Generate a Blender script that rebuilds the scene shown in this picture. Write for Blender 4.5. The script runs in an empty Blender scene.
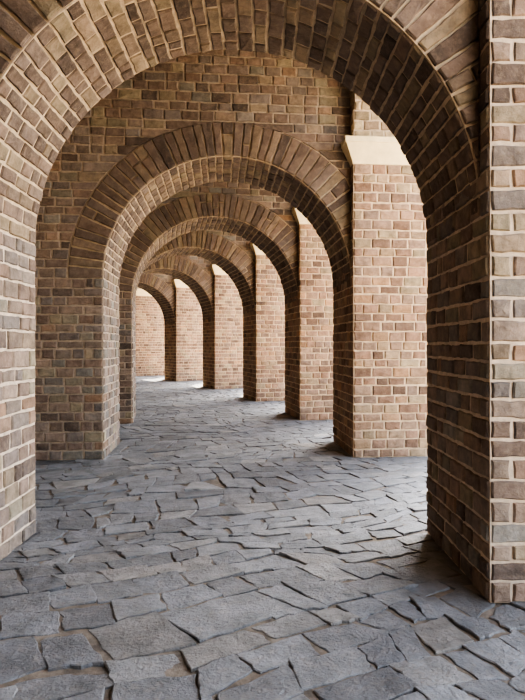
import bpy, math, random
from mathutils import Vector, Matrix

C = bpy.context.scene.collection
F_PX, EYE, HOR = 546.0, 1.5, 345.5

# ------------------------------------------------------------------ materials
def new_mat(name):
    m = bpy.data.materials.new(name); m.use_nodes = True
    nt = m.node_tree; nt.nodes.clear()
    out = nt.nodes.new('ShaderNodeOutputMaterial')
    b = nt.nodes.new('ShaderNodeBsdfPrincipled')
    nt.links.new(b.outputs[0], out.inputs[0])
    return m, nt, b

def ramp(nt, stops, interp='LINEAR'):
    r = nt.nodes.new('ShaderNodeValToRGB'); cr = r.color_ramp; cr.interpolation = interp
    while len(cr.elements) < len(stops): cr.elements.new(0.5)
    for e, (p, c) in zip(cr.elements, stops):
        e.position = p; e.color = (*c, 1) if len(c) == 3 else c
    return r

def noise(nt, co, scale, detail=4, rough=0.6):
    n = nt.nodes.new('ShaderNodeTexNoise'); n.inputs['Scale'].default_value = scale
    n.inputs['Detail'].default_value = detail; n.inputs['Roughness'].default_value = rough
    nt.links.new(co, n.inputs['Vector']); return n

def mixc(nt, a, b, fac, mode='MIX'):
    m = nt.nodes.new('ShaderNodeMix'); m.data_type = 'RGBA'; m.blend_type = mode
    for s, v in ((m.inputs[0], fac), (m.inputs[6], a), (m.inputs[7], b)):
        if isinstance(v, (int, float)): s.default_value = v
        elif isinstance(v, tuple): s.default_value = (*v, 1)
        else: nt.links.new(v, s)
    return m.outputs[2]

def stone_mat(name, stops, rough=0.85, bump=0.012, dust=(.36, .28, .20), dustamt=.35, nscale=9, spec=.3):
    m, nt, b = new_mat(name)
    tc = nt.nodes.new('ShaderNodeTexCoord'); co = tc.outputs['Object']
    at = nt.nodes.new('ShaderNodeAttribute'); at.attribute_name = 'rnd'
    sp = nt.nodes.new('ShaderNodeSeparateColor'); nt.links.new(at.outputs['Color'], sp.inputs[0])
    base = ramp(nt, stops); nt.links.new(sp.outputs[0], base.inputs[0])
    # per stone brightness
    mr = nt.nodes.new('ShaderNodeMapRange'); nt.links.new(sp.outputs[1], mr.inputs[0])
    mr.inputs[3].default_value = .80; mr.inputs[4].default_value = 1.20
    vm = nt.nodes.new('ShaderNodeVectorMath'); vm.operation = 'SCALE'
    nt.links.new(base.outputs[0], vm.inputs[0]); nt.links.new(mr.outputs[0], vm.inputs[3])
    n1 = noise(nt, co, nscale, 5, .65)
    r1 = ramp(nt, [(.3, (.62, .62, .62)), (.7, (1.3, 1.3, 1.3))]); nt.links.new(n1.outputs[0], r1.inputs[0])
    c1 = mixc(nt, vm.outputs[0], r1.outputs[0], 1.0, 'MULTIPLY')
    n2 = noise(nt, co, nscale * 2.7, 6, .7)
    r2 = ramp(nt, [(.5, (0, 0, 0)), (.72, (1, 1, 1))]); nt.links.new(n2.outputs[0], r2.inputs[0])
    mm = nt.nodes.new('ShaderNodeMath'); mm.operation = 'MULTIPLY'; mm.inputs[1].default_value = dustamt
    nt.links.new(r2.outputs[0], mm.inputs[0])
    c2 = mixc(nt, c1, dust, mm.outputs[0])
    nt.links.new(c2, b.inputs['Base Color'])
    b.inputs['Roughness'].default_value = rough
    b.inputs['Specular IOR Level'].default_value = spec
    n3 = noise(nt, co, 45, 6, .7); n4 = noise(nt, co, 14, 4, .6)
    ad = nt.nodes.new('ShaderNodeMath'); ad.operation = 'ADD'
    nt.links.new(n3.outputs[0], ad.inputs[0]); nt.links.new(n4.outputs[0], ad.inputs[1])
    bp = nt.nodes.new('ShaderNodeBump'); bp.inputs['Strength'].default_value = .7
    bp.inputs['Distance'].default_value = bump
    nt.links.new(ad.outputs[0], bp.inputs['Height']); nt.links.new(bp.outputs[0], b.inputs['Normal'])
    return m

def plain_mat(name, col, var=.25, scale=12, rough=.9, bump=.006):
    m, nt, b = new_mat(name)
    tc = nt.nodes.new('ShaderNodeTexCoord'); co = tc.outputs['Object']
    n1 = noise(nt, co, scale, 6, .65)
    lo = tuple(c * (1 - var) for c in col); hi = tuple(min(1, c * (1 + var)) for c in col)
    r = ramp(nt, [(.3, lo), (.7, hi)]); nt.links.new(n1.outputs[0], r.inputs[0])
    nt.links.new(r.outputs[0], b.inputs['Base Color']); b.inputs['Roughness'].default_value = rough
    b.inputs['Specular IOR Level'].default_value = .2
    n3 = noise(nt, co, 60, 6, .7)
    bp = nt.nodes.new('ShaderNodeBump'); bp.inputs['Strength'].default_value = .6
    bp.inputs['Distance'].default_value = bump
    nt.links.new(n3.outputs[0], bp.inputs['Height']); nt.links.new(bp.outputs[0], b.inputs['Normal'])
    return m

BRICK = stone_mat('weathered_brick', [
    (0.0, (.108, .083, .068)), (.18, (.200, .142, .108)), (.36, (.238, .182, .140)),
    (.52, (.165, .142, .126)), (.66, (.225, .156, .118)), (.80, (.245, .205, .140)),
    (.92, (.186, .172, .152)), (1.0, (.300, .190, .122))])
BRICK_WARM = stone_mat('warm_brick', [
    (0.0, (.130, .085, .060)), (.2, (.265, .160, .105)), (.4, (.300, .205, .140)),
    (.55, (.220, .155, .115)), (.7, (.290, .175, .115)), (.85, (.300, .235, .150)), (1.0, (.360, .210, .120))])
VOUSS = stone_mat('arch_stone', [
    (0.0, (.095, .070, .056)), (.3, (.175, .124, .092)), (.55, (.148, .112, .090)),
    (.8, (.205, .150, .104)), (1.0, (.240, .190, .125))])
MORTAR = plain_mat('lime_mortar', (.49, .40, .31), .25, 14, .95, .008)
MORTAR_SHADE = plain_mat('shaded_mortar', (.36, .29, .22), .3, 14, .95, .008)  # darker copy of the lime mortar, dim interior light put into the colour
BRICK_BOUNCE = stone_mat('bounce_lit_brick', [(0, (.30, .24, .16)), (.5, (.42, .34, .22)), (.8, (.34, .25, .18)), (1, (.48, .40, .28))])  # brick lightened in colour to carry the bounce light from the ground
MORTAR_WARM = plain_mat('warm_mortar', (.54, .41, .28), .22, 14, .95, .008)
MORTAR_RING = plain_mat('ring_mortar', (.46, .36, .25), .25, 14, .95, .008)
CREAM = plain_mat('cream_sandstone', (.72, .60, .38), .12, 5, .85, .004)
SLATE = stone_mat('slate_paving', [
    (0.0, (.128, .130, .133)), (.35, (.172, .175, .180)), (.6, (.155, .160, .170)),
    (.85, (.195, .196, .196)), (1.0, (.212, .200, .184))], rough=.62, bump=.03,
    dust=(.24, .21, .175), dustamt=.45, nscale=6, spec=.6)
JOINT = plain_mat('sandy_joint', (.17, .145, .118), .6, 9, .97, .012)
SAND = plain_mat('pale_gravel', (.56, .46, .335), .15, 3, .95, .01)
PLASTER = plain_mat('vault_concrete', (.22, .165, .115), .15, 3, .9, .004)

# ------------------------------------------------------------------ mesh builder
class MB:
    def __init__(s): s.v = []; s.f = []; s.m = []; s.r = []
    def add(s, vs, fs, mi=0, rnd=(.5, .5, .5)):
        o = len(s.v); s.v += vs; s.r += [rnd] * len(vs)
        s.f += [tuple(i + o for i in f) for f in fs]; s.m += [mi] * len(fs)
    def box(s, x0, x1, y0, y1, z0, z1, mi=1):
        vs = [(x, y, z) for z in (z0, z1) for x, y in ((x0, y0), (x1, y0), (x1, y1), (x0, y1))]
        s.add(vs, [(3, 2, 1, 0), (4, 5, 6, 7), (0, 1, 5, 4), (1, 2, 6, 5), (2, 3, 7, 6), (3, 0, 4, 7)], mi)
    def build(s, name, mats, parent=None):
        me = bpy.data.meshes.new(name); me.from_pydata(s.v, [], s.f)
        me.polygons.foreach_set('material_index', s.m)
        a = me.attributes.new('rnd', 'FLOAT_COLOR', 'POINT')
        a.data.foreach_set('color', [c for r in s.r for c in (*r, 1.0)])
        for m in mats: me.materials.append(m)
        me.update()
        o = bpy.data.objects.new(name, me); C.objects.link(o)
        if parent: o.parent = parent
        return o

R_ = random.Random(7)
def hrnd(*k):
    r = random.Random(hash(k) & 0xffffffff); return (r.random(), r.random(), r.random())

GAP = .0098
def slab(mb, P, q, top=.012, rnd=None, fine=True, jit=.0055, flip=False):
    """one stone: quad q (corners counter-clockwise in u,v) mapped through P(u,v,w)"""
    rnd = rnd or (R_.random(), R_.random(), R_.random())
    cu = sum(p[0] for p in q) / 4; cv = sum(p[1] for p in q) / 4
    # inset by the half joint
    qq = []
    for i in range(4):
        a, b, c = q[i - 1], q[i], q[(i + 1) % 4]
        d1 = Vector((a[0] - b[0], a[1] - b[1])); d2 = Vector((c[0] - b[0], c[1] - b[1]))
        if d1.length < 1e-5 or d2.length < 1e-5: d1 = d2 = Vector((cu - b[0], cv - b[1]))
        if d1.length > 1e-6: d1.normalize()
        if d2.length > 1e-6: d2.normalize()
        qq.append((b[0] + (d1.x + d2.x) * GAP + R_.uniform(-jit, jit), b[1] + (d1.y + d2.y) * GAP + R_.uniform(-jit, jit)))
    w1 = top + R_.uniform(-.005, .006)
    ring = []
    step = .055 if fine else .3
    for i in range(4):
        a, b = qq[i], qq[(i + 1) % 4]
        L = math.hypot(b[0] - a[0], b[1] - a[1]); n = max(1, int(L / step + .5))
        for k in range(n):
            t = k / n
            j = jit * .8 if k else 0
            ring.append((a[0] + (b[0] - a[0]) * t + R_.uniform(-j, j), a[1] + (b[1] - a[1]) * t + R_.uniform(-j, j)))
    n = len(ring); vs = []; fs = []
    ins = .010 if fine else .008
    lv = [(-.012, 0.0, 0.0), (w1 - .009, 0.0, .002), (w1, ins, .0025)]
    if not fine: lv = [(-.012, 0, 0), (w1, ins * .6, .001)]
    for (w, inset, wj) in lv:
        for (u, v) in ring:
            d = math.hypot(cu - u, cv - v) or 1
            k = min(inset / d, .6)
            vs.append(P(u + (cu - u) * k, v + (cv - v) * k, w + R_.uniform(-wj, wj)))
    for l in range(len(lv) - 1):
        for i in range(n):
            j = (i + 1) % n
            fs.append((l * n + i, l * n + j, (l + 1) * n + j, (l + 1) * n + i))
    b0 = (len(lv) - 1) * n
    if fine:
        vs.append(P(cu, cv, w1 + R_.uniform(-.002, .005))); ci = len(vs) - 1
        for i in range(n): fs.append((b0 + i, b0 + (i + 1) % n, ci))
    else:
        fs.append(tuple(b0 + i for i in range(n)))
    if flip: fs = [tuple(reversed(f)) for f in fs]
    mb.add(vs, fs, 0, rnd)

def row_bricks(mb, P, v0, v1, ua, ub, parity, fine, ca=None, cb=None, mean=.218, flip=False):
    """ua, ub: (u at v0, u at v1). ca / cb: colour of the corner stone at that end"""
    if min(ub) - max(ua) < .02:
        if max(ub[0] - ua[0], ub[1] - ua[1]) < .03: return
        slab(mb, P, [(ua[0], v0), (ub[0], v0), (ub[1], v1), (ua[1], v1)], fine=fine, flip=flip); return
    A, B = max(ua), min(ub); L = B - A
    cuts = []; x = 0.0
    if ca is not None: x = .25 if parity else .125
    else: x = R_.uniform(.08, .26)
    end = L
    if cb is not None: end = L - (.125 if parity else .25)
    while x < end - .09:
        cuts.append(x); x += R_.uniform(.72, 1.3) * mean
    if cb is not None and L > .2: cuts.append(end)
    elif cuts and L - cuts[-1] < .07: cuts.pop()
    cuts = sorted(c for c in cuts if .05 < c < L - .05)
    xs = [None] + [A + c for c in cuts] + [None]
    n = len(xs) - 1
    for i in range(n):
        l0, l1 = (ua if xs[i] is None else (xs[i], xs[i]))
        r0, r1 = (ub if xs[i + 1] is None else (xs[i + 1], xs[i + 1]))
        rn = ca if (i == 0 and ca) else cb if (i == n - 1 and cb) else None
        slab(mb, P, [(l0, v0), (r0, v0), (r1, v1), (l1, v1)], rnd=rn, fine=fine, flip=flip)

def courses(z0, z1, seed, mean=.122):
    r = random.Random(seed); n = round((z1 - z0) / mean)
    h = [r.uniform(.84, 1.16) for _ in range(n)]; s = (z1 - z0) / sum(h); z = z0; o = [z0]
    for a in h: z += a * s; o.append(z)
    return o

# ------------------------------------------------------------------ things
def empty(name, loc, rz, label, cat, group=None):
    o = bpy.data.objects.new(name, None); C.objects.link(o)
    o.location = loc; o.rotation_euler = (0, 0, rz); o.empty_display_size = .2
    o['label'] = label; o['category'] = cat
    if group: o['group'] = group
    return o

PR = .15; RING = .46; WL = 1.0; WP = 1.25; ZT = 6.2
TT = [1.05, 1.12, 1.20, 1.24, 1.28, 1.25, 1.10]
ZI0, ZI1 = 3.93, 4.25

def P_front(y): return lambda u, v, w: (u, y - w, v)
def P_back(y):  return lambda u, v, w: (u, y + w, v)
def P_xpos(x):  return lambda u, v, w: (x + w, u, v)      # faces +x
def P_xneg(x):  return lambda u, v, w: (x - w, u, v)      # faces -x

def make_arch(i, E, th, R, zs, label, fine):
    cx = E[0] - R * math.cos(th) - PR * math.sin(th); cy = E[1] - R * math.sin(th) + PR * math.cos(th)
    t = empty('brick_arch', (cx, cy, 0), th, label, 'arch', 'arches spanning the gallery')
    Ro = R + RING; seed = 100 + i; T = TT[i]
    zc = courses(0, zs, seed)
    # left pier
    m = MB(); m.box(-R - WL, -R, 0, T, 0, zs)
    for k in range(len(zc) - 1):
        v0, v1 = zc[k], zc[k + 1]; c1 = hrnd(i, 1, k); c2 = hrnd(i, 2, k)
        row_bricks(m, P_front(0), v0, v1, (-R - WL,) * 2, (-R,) * 2, k % 2, fine, None, c1)
        row_bricks(m, P_xpos(-R), v0, v1, (0, 0), (T, T), k % 2, fine, c1, c2)
        row_bricks(m, P_back(T), v0, v1, (-R - WL,) * 2, (-R,) * 2, k % 2, False, None, c2, flip=True)
    m.build('pier', [BRICK, MORTAR if i == 0 else MORTAR_SHADE], t)
    # ring with its soffit
    m = MB(); n = 46
    def ro(a):
        c = math.cos(a); return min(Ro, R / c) if c > 0 else Ro
    def pt(r, a): return (r * math.cos(a), zs + r * math.sin(a))
    vs = []; fs = []; N = n * 2
    for k in range(N + 1):
        a = math.pi * k / N
        for r in (R, max(ro(a), R + .0005)):
            for y in (0, T):
                x, z = pt(r, a); vs.append((x, y, z))
    for k in range(N):
        o = 4 * k
        fs += [(o, o + 4, o + 6, o + 2), (o + 1, o + 3, o + 7, o + 5), (o, o + 1, o + 5, o + 4), (o + 2, o + 6, o + 7, o + 3)]
    fs += [(0, 2, 3, 1), (4 * N, 4 * N + 1, 4 * N + 3, 4 * N + 2)]
    m.add(vs, [tuple(reversed(f)) for f in fs], 1)
    r = random.Random(seed + 5); hs = [r.uniform(.8, 1.2) for _ in range(n)]; s = math.pi / sum(hs)
    a0 = 0
    for k in range(n):
        a1 = a0 + hs[k] * s; rn = hrnd(i, 3, k); rb = hrnd(i, 4, k)
        Pf = lambda u, v, w: (u, -w, v)
        def seg(r0, r1, c, P, fl, fi):
            e0, e1 = min(r1, ro(a0)), min(r1, ro(a1)); s0, s1 = min(r0, ro(a0)), min(r0, ro(a1))
            if max(e0 - s0, e1 - s1) < .03: return
            slab(m, P, [pt(s0, a0), pt(e0, a0), pt(e1, a1), pt(s1, a1)], top=.022, rnd=c, fine=fi, jit=.005, flip=fl)
        q = r.random()
        if q < .8: seg(R, Ro, rn, Pf, False, fine)
        else:
            c = R + RING * r.choice((.38, .62)); seg(R, c, rn, Pf, False, fine); seg(c, Ro, hrnd(i, 5, k), Pf, False, fine)
        seg(R, Ro, rb, lambda u, v, w: (u, T + w, v), True, False)
        # soffit: u along depth, v along the arc
        Ps = lambda u, v, w: ((R - w) * math.cos(v / R), u, zs + (R - w) * math.sin(v / R))
        row_bricks(m, Ps, R * a0, R * a1, (0, 0), (T, T), k % 2, fine, rn, rb, mean=.2, flip=False)
        a0 = a1
    m.build('arch_ring', [VOUSS, MORTAR_RING], t)
    # spandrel wall above
    m = MB(); vs = []; fs = []; xL = -R - WL
    cols = [(xL, zs), (-Ro, zs)] + [pt(Ro, math.pi - math.pi * k / 40) for k in range(1, 40)]
    cols = [c for c in cols if c[0] < R - .01]
    # point where ring meets x=R
    cols.append((R, zs + math.sqrt(Ro * Ro - R * R)))
    for (x, z) in cols:
        for y in (0, T):
            vs.append((x, y, z)); vs.append((x, y, ZT))
    K = len(cols)
    for k in range(K - 1):
        o = 4 * k
        fs += [(o, o + 4, o + 5, o + 1), (o + 2, o + 3, o + 7, o + 6), (o + 1, o + 5, o + 7, o + 3), (o, o + 2, o + 6, o + 4)]
    fs += [(0, 1, 3, 2), (4 * K - 4, 4 * K - 2, 4 * K - 1, 4 * K - 3)]
    m.add(vs, fs, 1)
    zc = courses(zs, zs + Ro, seed + 9, .118) + courses(zs + Ro, ZT, seed + 10, .118)[1:]
    def xr(z):
        d = z - zs
        return math.sqrt(Ro * Ro - d * d) + .006 if d < Ro - 1e-4 else 0
    for k in range(len(zc) - 1):
        v0, v1 = zc[k], zc[k + 1]; a, b = xr(v0), xr(v1)
        for P, fi, fl in ((P_front(0), fine, False), (P_back(T), False, True)):
            if b <= 0 and a <= 0:
                row_bricks(m, P, v0, v1, (xL, xL), (R, R), k % 2, fi, mean=.23, flip=fl)
            else:
                row_bricks(m, P, v0, v1, (xL, xL), (-a, -b), k % 2, fi, mean=.23, flip=fl)
                if b < R: row_bricks(m, P, v0, v1, (min(a, R - .01), b), (R, R), k % 2, fi, mean=.23, flip=fl)
    m.build('spandrel_wall', [BRICK, MORTAR_SHADE], t)
    return t

def pier_bricks(m, zc, i, tag, W, fine, D0, D1):
    """four faces of a rectangular pier x 0..W, y D0..D1"""
    for k in range(len(zc) - 1):
        v0, v1 = zc[k], zc[k + 1]; c = [hrnd(i, tag, j, k) for j in range(4)]
        row_bricks(m, P_front(D0), v0, v1, (0, 0), (W, W), k % 2, fine, c[0], c[1])
        row_bricks(m, P_xneg(0), v0, v1, (D0, D0), (D1, D1), (k + 1) % 2, fine, c[0], c[3], flip=True)
        row_bricks(m, P_xpos(W), v0, v1, (D0, D0), (D1, D1), (k + 1) % 2, False, c[1], c[2])
        row_bricks(m, P_back(D1), v0, v1, (0, 0), (W, W), k % 2, False, c[3], c[2], flip=True)

def make_pier(i, E, th, label, fine, W=WP):
    # local origin: near left corner of the pier at floor level, y=PR is the arch face
    t = empty('brick_pier', (E[0], E[1], 0), th, label, 'pier', 'piers along the open side')
    T = TT[i]; D = PR + T
    m = MB(); m.box(0, W, 0, D, 0, ZI0)
    pier_bricks(m, courses(0, ZI0, 300 + i, .124), i, 6, W, fine, 0, D)
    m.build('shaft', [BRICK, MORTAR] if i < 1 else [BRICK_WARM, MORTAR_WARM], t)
    # impost: chamfered cream block
    p = .14
    b = [(0, 0), (W, 0), (W, D), (0, D), (0, PR), (-.002, PR)]
    tp = [(-p, -p), (W + p, -p), (W + p, D + p), (0, D + p), (0, PR), (-p, PR)]
    m = MB(); vs = []
    def lerp(k): return [(a[0] + (c[0] - a[0]) * k, a[1] + (c[1] - a[1]) * k) for a, c in zip(b, tp)]
    lv = [(lerp(.08), ZI0), (lerp(.12), ZI0 + .03), (lerp(.92), ZI1 - .075), (lerp(1.0), ZI1 - .07), (lerp(1.0), ZI1)]
    for pts, z in lv: vs += [(x, y, z) for x, y in pts]
    fs = [tuple(range(5, -1, -1)), tuple(24 + k for k in range(6))]
    for l in range(4):
        for k in range(6):
            j = (k + 1) % 6; fs.append((l * 6 + k, l * 6 + j, l * 6 + 6 + j, l * 6 + 6 + k))
    m.add(vs, fs, 0); o = m.build('impost', [CREAM], t); o['label'] = 'cream stone impost block'
    m = MB(); m.box(0, W, 0, D, ZI1, ZT)
    pier_bricks(m, courses(ZI1, ZT, 400 + i, .12), i, 7, W, False, 0, D)
    m.build('upper_shaft', [BRICK_BOUNCE, MORTAR], t)
    return t

def make_arcade(i, Ea, tha, Eb, thb, label, fine):
    """outer arch from the back of pier a to the front of pier b"""
    T = TT[i]
    A = Vector((Ea[0] - math.sin(tha) * (PR + T), Ea[1] + math.cos(tha) * (PR + T))); B = Vector(Eb)
    d = B - A; L = d.length; ang = math.atan2(-d.x, d.y)
    t = empty('arcade_arch', (A.x, A.y, 0), ang, label, 'arch', 'outer arches between the piers')
    r = L / 2 - .01; cy = L / 2; zs = ZI1; W = WP * .97; m = MB(); vs = []; fs = []
    N = 40
    cols = [(cy - r * math.cos(math.pi * k / N), zs + r * math.sin(math.pi * k / N)) for k in range(N + 1)]
    for (y, z) in cols:
        for x in (0.0, W): vs += [(x, y, z), (x, y, ZT)]
    for k in range(N):
        o = 4 * k
        fs += [(o, o + 1, o + 5, o + 4), (o + 2, o + 6, o + 7, o + 3), (o + 1, o + 3, o + 7, o + 5), (o, o + 4, o + 6, o + 2)]
    m.add(vs, fs, 1)
    n = int(math.pi * r / .12)
    for k in range(n):
        a0, a1 = math.pi * k / n, math.pi * (k + 1) / n
        Ps = lambda u, v, w: (u, cy - (r - w) * math.cos(v / r), zs + (r - w) * math.sin(v / r))
        row_bricks(m, Ps, r * a0, r * a1, (0, 0), (W, W), k % 2, fine, mean=.23, flip=True)
    zc = courses(zs, ZT, 500 + i)
    for k in range(len(zc) - 1):
        v0, v1 = zc[k], zc[k + 1]
        def ho(z): return math.sqrt(max(0, r * r - (z - zs) ** 2))
        a, b = ho(v0), ho(v1)
        for P, fl in ((P_xneg(0), True), (P_xpos(W), False)):
            if a == 0: row_bricks(m, P, v0, v1, (0, 0), (L, L), 0, False, flip=fl)
            else:
                row_bricks(m, P, v0, v1, (0, 0), (cy - a, cy - b), 0, False, flip=fl)
                row_bricks(m, P, v0, v1, (cy + a, cy + b), (L, L), 0, False, flip=fl)
    m.build('arch_wall', [BRICK_BOUNCE, MORTAR], t)

# pier corner (x, depth), heading, radius, springing
def X(px, d): return (px - 262.5) * d / F_PX
AR = [((X(490, 3.18), 3.18), .0, 1.575, 2.30),
      ((X(353.5, 7.30), 7.30), .08, 1.655, 2.38),
      ((X(300, 10.92), 10.92), .18, 1.64, 2.40),
      ((X(256.3, 14.6), 14.6), .29, 1.67, 2.40),
      ((X(215, 18.7), 18.7), .40, 1.67, 2.40),
      ((X(176.3, 22.8), 22.8), .53, 1.67, 2.40),
      ((X(133, 26.5), 26.5), .54, 1.67, 2.40)]
ALAB = ['huge brown brick arch framing the view, nearest of the row',
        'second brick arch from the camera, its left pier and dark ring in full view',
        'third brick arch back, only a narrow dark strip of its left pier showing',
        'fourth brick arch back, nested inside the third, its left pier hidden',
        'fifth brick arch back, small, sunlit from the right side',
        'sixth and smallest visible brick arch, before the bright wall at the end',
        'last brick arch at the end of the gallery, nearly hidden by the arches before it']
PLAB = ['near brick pier cut off by the right edge of the photo',
        'sunlit brick pier with large cream impost, seen through the nearest arch',
        'narrow strip of lit brick pier right of the third arch',
        'lit brick pier right of the fourth arch, cream impost on top',
        'lit brick pier right of the fifth arch, cream impost on top',
        'lit orange brick pier right of the sixth and smallest arch',
        'brightest brick pier at the far end of the gallery, sunny floor at its foot']
OLAB = ['outer side arch springing above the impost between first and second pier',
        'outer side arch between second and third pier, above the cream imposts',
        'outer side arch between third and fourth pier', 'outer side arch between fourth and fifth pier',
        'outer side arch between fifth and sixth pier', 'outer side arch between sixth and last pier']
for i, (E, th, R, zs) in enumerate(AR):
    make_arch(i, E, th, R, zs, ALAB[i], i < 4)
    make_pier(i, E, th, PLAB[i], i < 4, (1.25, 1.25, 1.25, 1.3, 1.4, 1.5, 2.1)[i])
for i in range(6):
    make_arcade(i, AR[i][0], AR[i][1], AR[i + 1][0], AR[i + 1][1], OLAB[i], i < 2)

def local(i, x, y):
    """point in the frame of arch i; x from the arch centre, y from the arch face"""
    (E, th, R, zs) = AR[i]
    cx = E[0] - R * math.cos(th) - PR * math.sin(th); cy = E[1] - R * math.sin(th) + PR * math.cos(th)
    return (cx + x * math.cos(th) - y * math.sin(th), cy + x * math.sin(th) + y * math.cos(th))

# left wall, bay by bay
pl = [(-1.85 - WL, -6.0)] + [local(i, -AR[i][2] - WL, 0) for i in range(7)] + [local(6, -1.67 - WL, 5)]
m = MB()
for k in range(len(pl) - 1):
    a, b = Vector(pl[k]), Vector(pl[k + 1]); d = b - a; L = d.length; d /= L; nrm = Vector((d.y, -d.x))
    P = lambda u, v, w: (a.x + d.x * u + nrm.x * w, a.y + d.y * u + nrm.y * w, v)
    c = [P(0, 0, 0), P(L, 0, 0), P(L, 0, -.4), P(0, 0, -.4), P(0, ZT, 0), P(L, ZT, 0), P(L, ZT, -.4), P(0, ZT, -.4)]
    m.add(c, [(3, 2, 1, 0), (4, 5, 6, 7), (0, 1, 5, 4), (1, 2, 6, 5), (2, 3, 7, 6), (3, 0, 4, 7)], 1)
    zc = courses(0, ZT, 700 + k)
    for j in range(len(zc) - 1): row_bricks(m, P, zc[j], zc[j + 1], (0, 0), (L, L), j % 2, False)
o = m.build('wall_left', [BRICK, MORTAR_SHADE]); o['kind'] = 'structure'

# brick walls; the two behind the viewer are unseen, added to block light
def brick_wall(name, a, b, th_):
    m = MB(); a, b = Vector(a), Vector(b); d = b - a; L = d.length; d /= L; nrm = Vector((d.y, -d.x))
    P = lambda u, v, w: (a.x + d.x * u + nrm.x * w, a.y + d.y * u + nrm.y * w, v)
    c = [P(0, 0, 0), P(L, 0, 0), P(L, 0, -th_), P(0, 0, -th_), P(0, ZT, 0), P(L, ZT, 0), P(L, ZT, -th_), P(0, ZT, -th_)]
    m.add(c, [(3, 2, 1, 0), (4, 5, 6, 7), (0, 1, 5, 4), (1, 2, 6, 5), (2, 3, 7, 6), (3, 0, 4, 7)], 1)
    zc = courses(0, ZT, len(name))
    for j in range(len(zc) - 1): row_bricks(m, P, zc[j], zc[j + 1], (0, 0), (L, L), j % 2, False)
    o = m.build(name, [BRICK, MORTAR_SHADE]); o['kind'] = 'structure'
brick_wall('wall_back', (1.33, -6.0), (-1.85 - WL, -6.0), .4)
brick_wall('wall_right', (1.33, -.9), (1.33, -6.0), 1.2)
brick_wall('wall_far', local(6, -1.67 - WL, 4.4), local(6, 1.67 + WP, 4.4), .4)

# ceiling
pr = [(1.33 + WP, -6.0)] + [local(i, AR[i][2] + WP, 0) for i in range(7)] + [local(6, 1.67 + WP, 5)]
m = MB(); vs = []; fs = []
for a, b in zip(pl, pr): vs += [(a[0], a[1], ZT), (b[0], b[1], ZT), (a[0], a[1], ZT + .3), (b[0], b[1], ZT + .3)]
for k in range(len(pl) - 1):
    o = 4 * k; fs += [(o, o + 4, o + 5, o + 1), (o + 2, o + 3, o + 7, o + 6), (o, o + 2, o + 6, o + 4), (o + 1, o + 5, o + 7, o + 3)]
m.add(vs, fs, 0); o = m.build('ceiling', [PLASTER]); o['kind'] = 'structure'

# ------------------------------------------------------------------ floor of irregular slabs
FR = random.Random(21)
def vn(x, y, s, seed):
    x *= s; y *= s; xi, yi = math.floor(x), math.floor(y); fx, fy = x - xi, y - yi
    fx = fx * fx * (3 - 2 * fx); fy = fy * fy * (3 - 2 * fy)
    def h(a, b): return random.Random((a * 73856093) ^ (b * 19349663) ^ seed).random() * 2 - 1
    return (h(xi, yi) * (1 - fx) + h(xi + 1, yi) * fx) * (1 - fy) + (h(xi, yi + 1) * (1 - fx) + h(xi + 1, yi + 1) * fx) * fy
_cache = {}
def warp(x, y):
    k = (round(x, 3), round(y, 3))
    if k not in _cache:
        a = .35
        X2, Y2 = x * math.cos(a) - y * math.sin(a), x * math.sin(a) + y * math.cos(a)
        _cache[k] = (X2 + .30 * vn(x, y, .8, 11) + .085 * vn(x, y, 2.9, 12), Y2 + .30 * vn(x, y, .8, 13) + .085 * vn(x, y, 2.9, 14))
    return _cache[k]
def half_w(y):
    # gallery centre x at depth y (rough) 
    pts = [(-6, -.25), (3.3, -.25)] + [(local(i, 0, 0)[1], local(i, 0, 0)[0]) for i in range(1, 7)] + [(32, -11.5)]
    for (y0, x0), (y1, x1) in zip(pts, pts[1:]):
        if y0 <= y <= y1: return x0 + (x1 - x0) * (y - y0) / (y1 - y0)
    return pts[-1][1]
def inside(x, y, m_=0):
    return -2.5 < y < 31 and -3.1 < x - half_w(y) < 3.6
floor = MB()
v = -14.0
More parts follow.
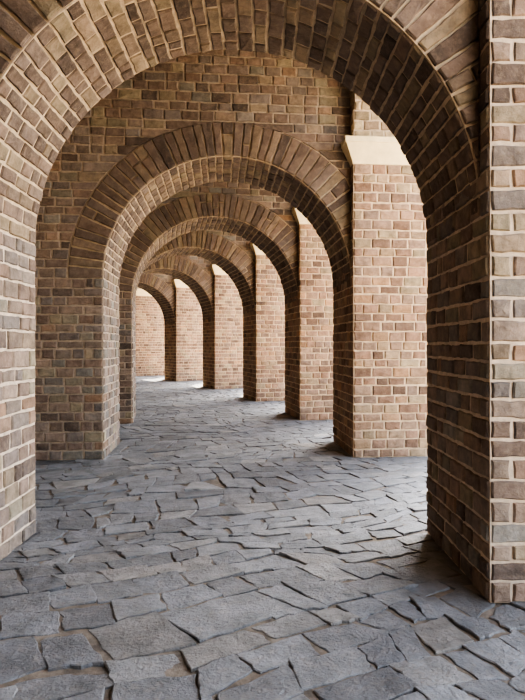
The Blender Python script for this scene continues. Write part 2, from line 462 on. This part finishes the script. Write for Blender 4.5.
while v < 34:
    h = FR.uniform(.15, .30); u = -24.0 + FR.uniform(0, .3)
    while u < 24:
        w = FR.uniform(.18, .42)
        cx, cy = warp(u + w / 2, v + h / 2)
        if inside(cx, cy):
            parts = [(u, v, w, h)]
            q = FR.random()
            if q < .15 and w > .38: parts = [(u, v, w * .5, h), (u + w * .5, v, w * .5, h)]
            elif q < .25 and h > .33: parts = [(u, v, w, h * .55), (u, v + h * .55, w, h * .45)]
            for (pu, pv, pw, ph) in parts:
                cs = [warp(pu, pv), warp(pu + pw, pv), warp(pu + pw, pv + ph), warp(pu, pv + ph)]
                mx = sum(c[0] for c in cs) / 4; my = sum(c[1] for c in cs) / 4
                near = my < 9
                tl = .030 if my < 6 else .018; tx, ty = FR.gauss(0, tl), FR.gauss(0, tl); z0 = FR.uniform(-.004, .006)
                cs = [(c[0] + (mx - c[0]) * .035 + FR.uniform(-.020, .020), c[1] + (my - c[1]) * .035 + FR.uniform(-.020, .020)) for c in cs]
                ring = []; nn = 5 if near else 2
                for k in range(4):
                    a, b = cs[k], cs[(k + 1) % 4]
                    for j in range(nn):
                        t_ = j / nn; jj = .011 if j else .002
                        x = a[0] + (b[0] - a[0]) * t_ + FR.uniform(-jj, jj); y = a[1] + (b[1] - a[1]) * t_ + FR.uniform(-jj, jj)
                        ring.append((x, y))
                n = len(ring); vs = []
                for lvl, (ins, zz) in enumerate(((0, -.05), (0, -.003), (.006, .001))):
                    for (x, y) in ring:
                        d = math.hypot(mx - x, my - y) or 1; kk = ins / d
                        zt = z0 + tx * (x - mx) + ty * (y - my) + zz + (FR.uniform(-.0015, .0015) if lvl else 0)
                        vs.append((x + (mx - x) * kk, y + (my - y) * kk, zt if lvl else -.05))
                vs.append((mx + FR.uniform(-.04, .04), my + FR.uniform(-.04, .04), z0 + FR.uniform(0, .004)))
                fs = []
                for l in range(2):
                    for k in range(n):
                        j = (k + 1) % n; fs.append((l * n + k, l * n + j, l * n + n + j, l * n + n + k))
                for k in range(n): fs.append((2 * n + k, 2 * n + (k + 1) % n, 3 * n))
                floor.add(vs, fs, 0, (FR.random(), FR.random(), FR.random()))
        u += w
    v += h
vs = []; fs = []
ys = [-2.6 + k * .7 for k in range(49)]
for y in ys: vs += [(half_w(y) - 3.2, y, -.009), (half_w(y) + 3.7, y, -.009)]
for k in range(len(ys) - 1): fs.append((2 * k, 2 * k + 1, 2 * k + 3, 2 * k + 2))
floor.add(vs, fs, 1)
o = floor.build('floor', [SLATE, JOINT]); o['kind'] = 'structure'

m = MB(); m.add([(-60, -60, -.06), (80, -60, -.06), (80, 90, -.06), (-60, 90, -.06)], [(0, 1, 2, 3)], 0)
o = m.build('ground', [SAND]); o['kind'] = 'structure'

# ------------------------------------------------------------------ light
w = bpy.data.worlds.new('sky'); bpy.context.scene.world = w; w.use_nodes = True
nt = w.node_tree; bg = nt.nodes['Background']
sk = nt.nodes.new('ShaderNodeTexSky'); sk.sky_type = 'NISHITA'; sk.sun_disc = False
sk.sun_elevation = math.radians(55); sk.sun_rotation = math.radians(30); sk.dust_density = 2.0
hs_ = nt.nodes.new('ShaderNodeHueSaturation'); hs_.inputs['Saturation'].default_value = .45
nt.links.new(sk.outputs[0], hs_.inputs['Color']); nt.links.new(hs_.outputs[0], bg.inputs[0]); bg.inputs[1].default_value = .62
sd = bpy.data.lights.new('sun', 'SUN'); sd.energy = 11.0; sd.angle = math.radians(.6); sd.color = (1, .91, .76)
so = bpy.data.objects.new('sun', sd); C.objects.link(so)
az, el = math.radians(6), math.radians(62)     # azimuth from +y towards +x
sv = Vector((math.sin(az) * math.cos(el), math.cos(az) * math.cos(el), math.sin(el)))
so.rotation_euler = sv.to_track_quat('Z', 'Y').to_euler(); so.location = (20, 20, 20)

# ------------------------------------------------------------------ camera
cd = bpy.data.cameras.new('camera'); co = bpy.data.objects.new('camera', cd); C.objects.link(co)
cd.sensor_fit = 'VERTICAL'; cd.sensor_height = 24; cd.lens = 24 * F_PX / 700
co.location = (0, 0, EYE); co.rotation_euler = (math.pi / 2, 0, 0); cd.shift_y = (HOR - 350) / 700 * 1.0
cd.clip_start = .05
bpy.context.scene.camera = co
vs_ = bpy.context.scene.view_settings
vs_.view_transform = 'AgX'; vs_.look = 'AgX - High Contrast'; vs_.exposure = 1.42
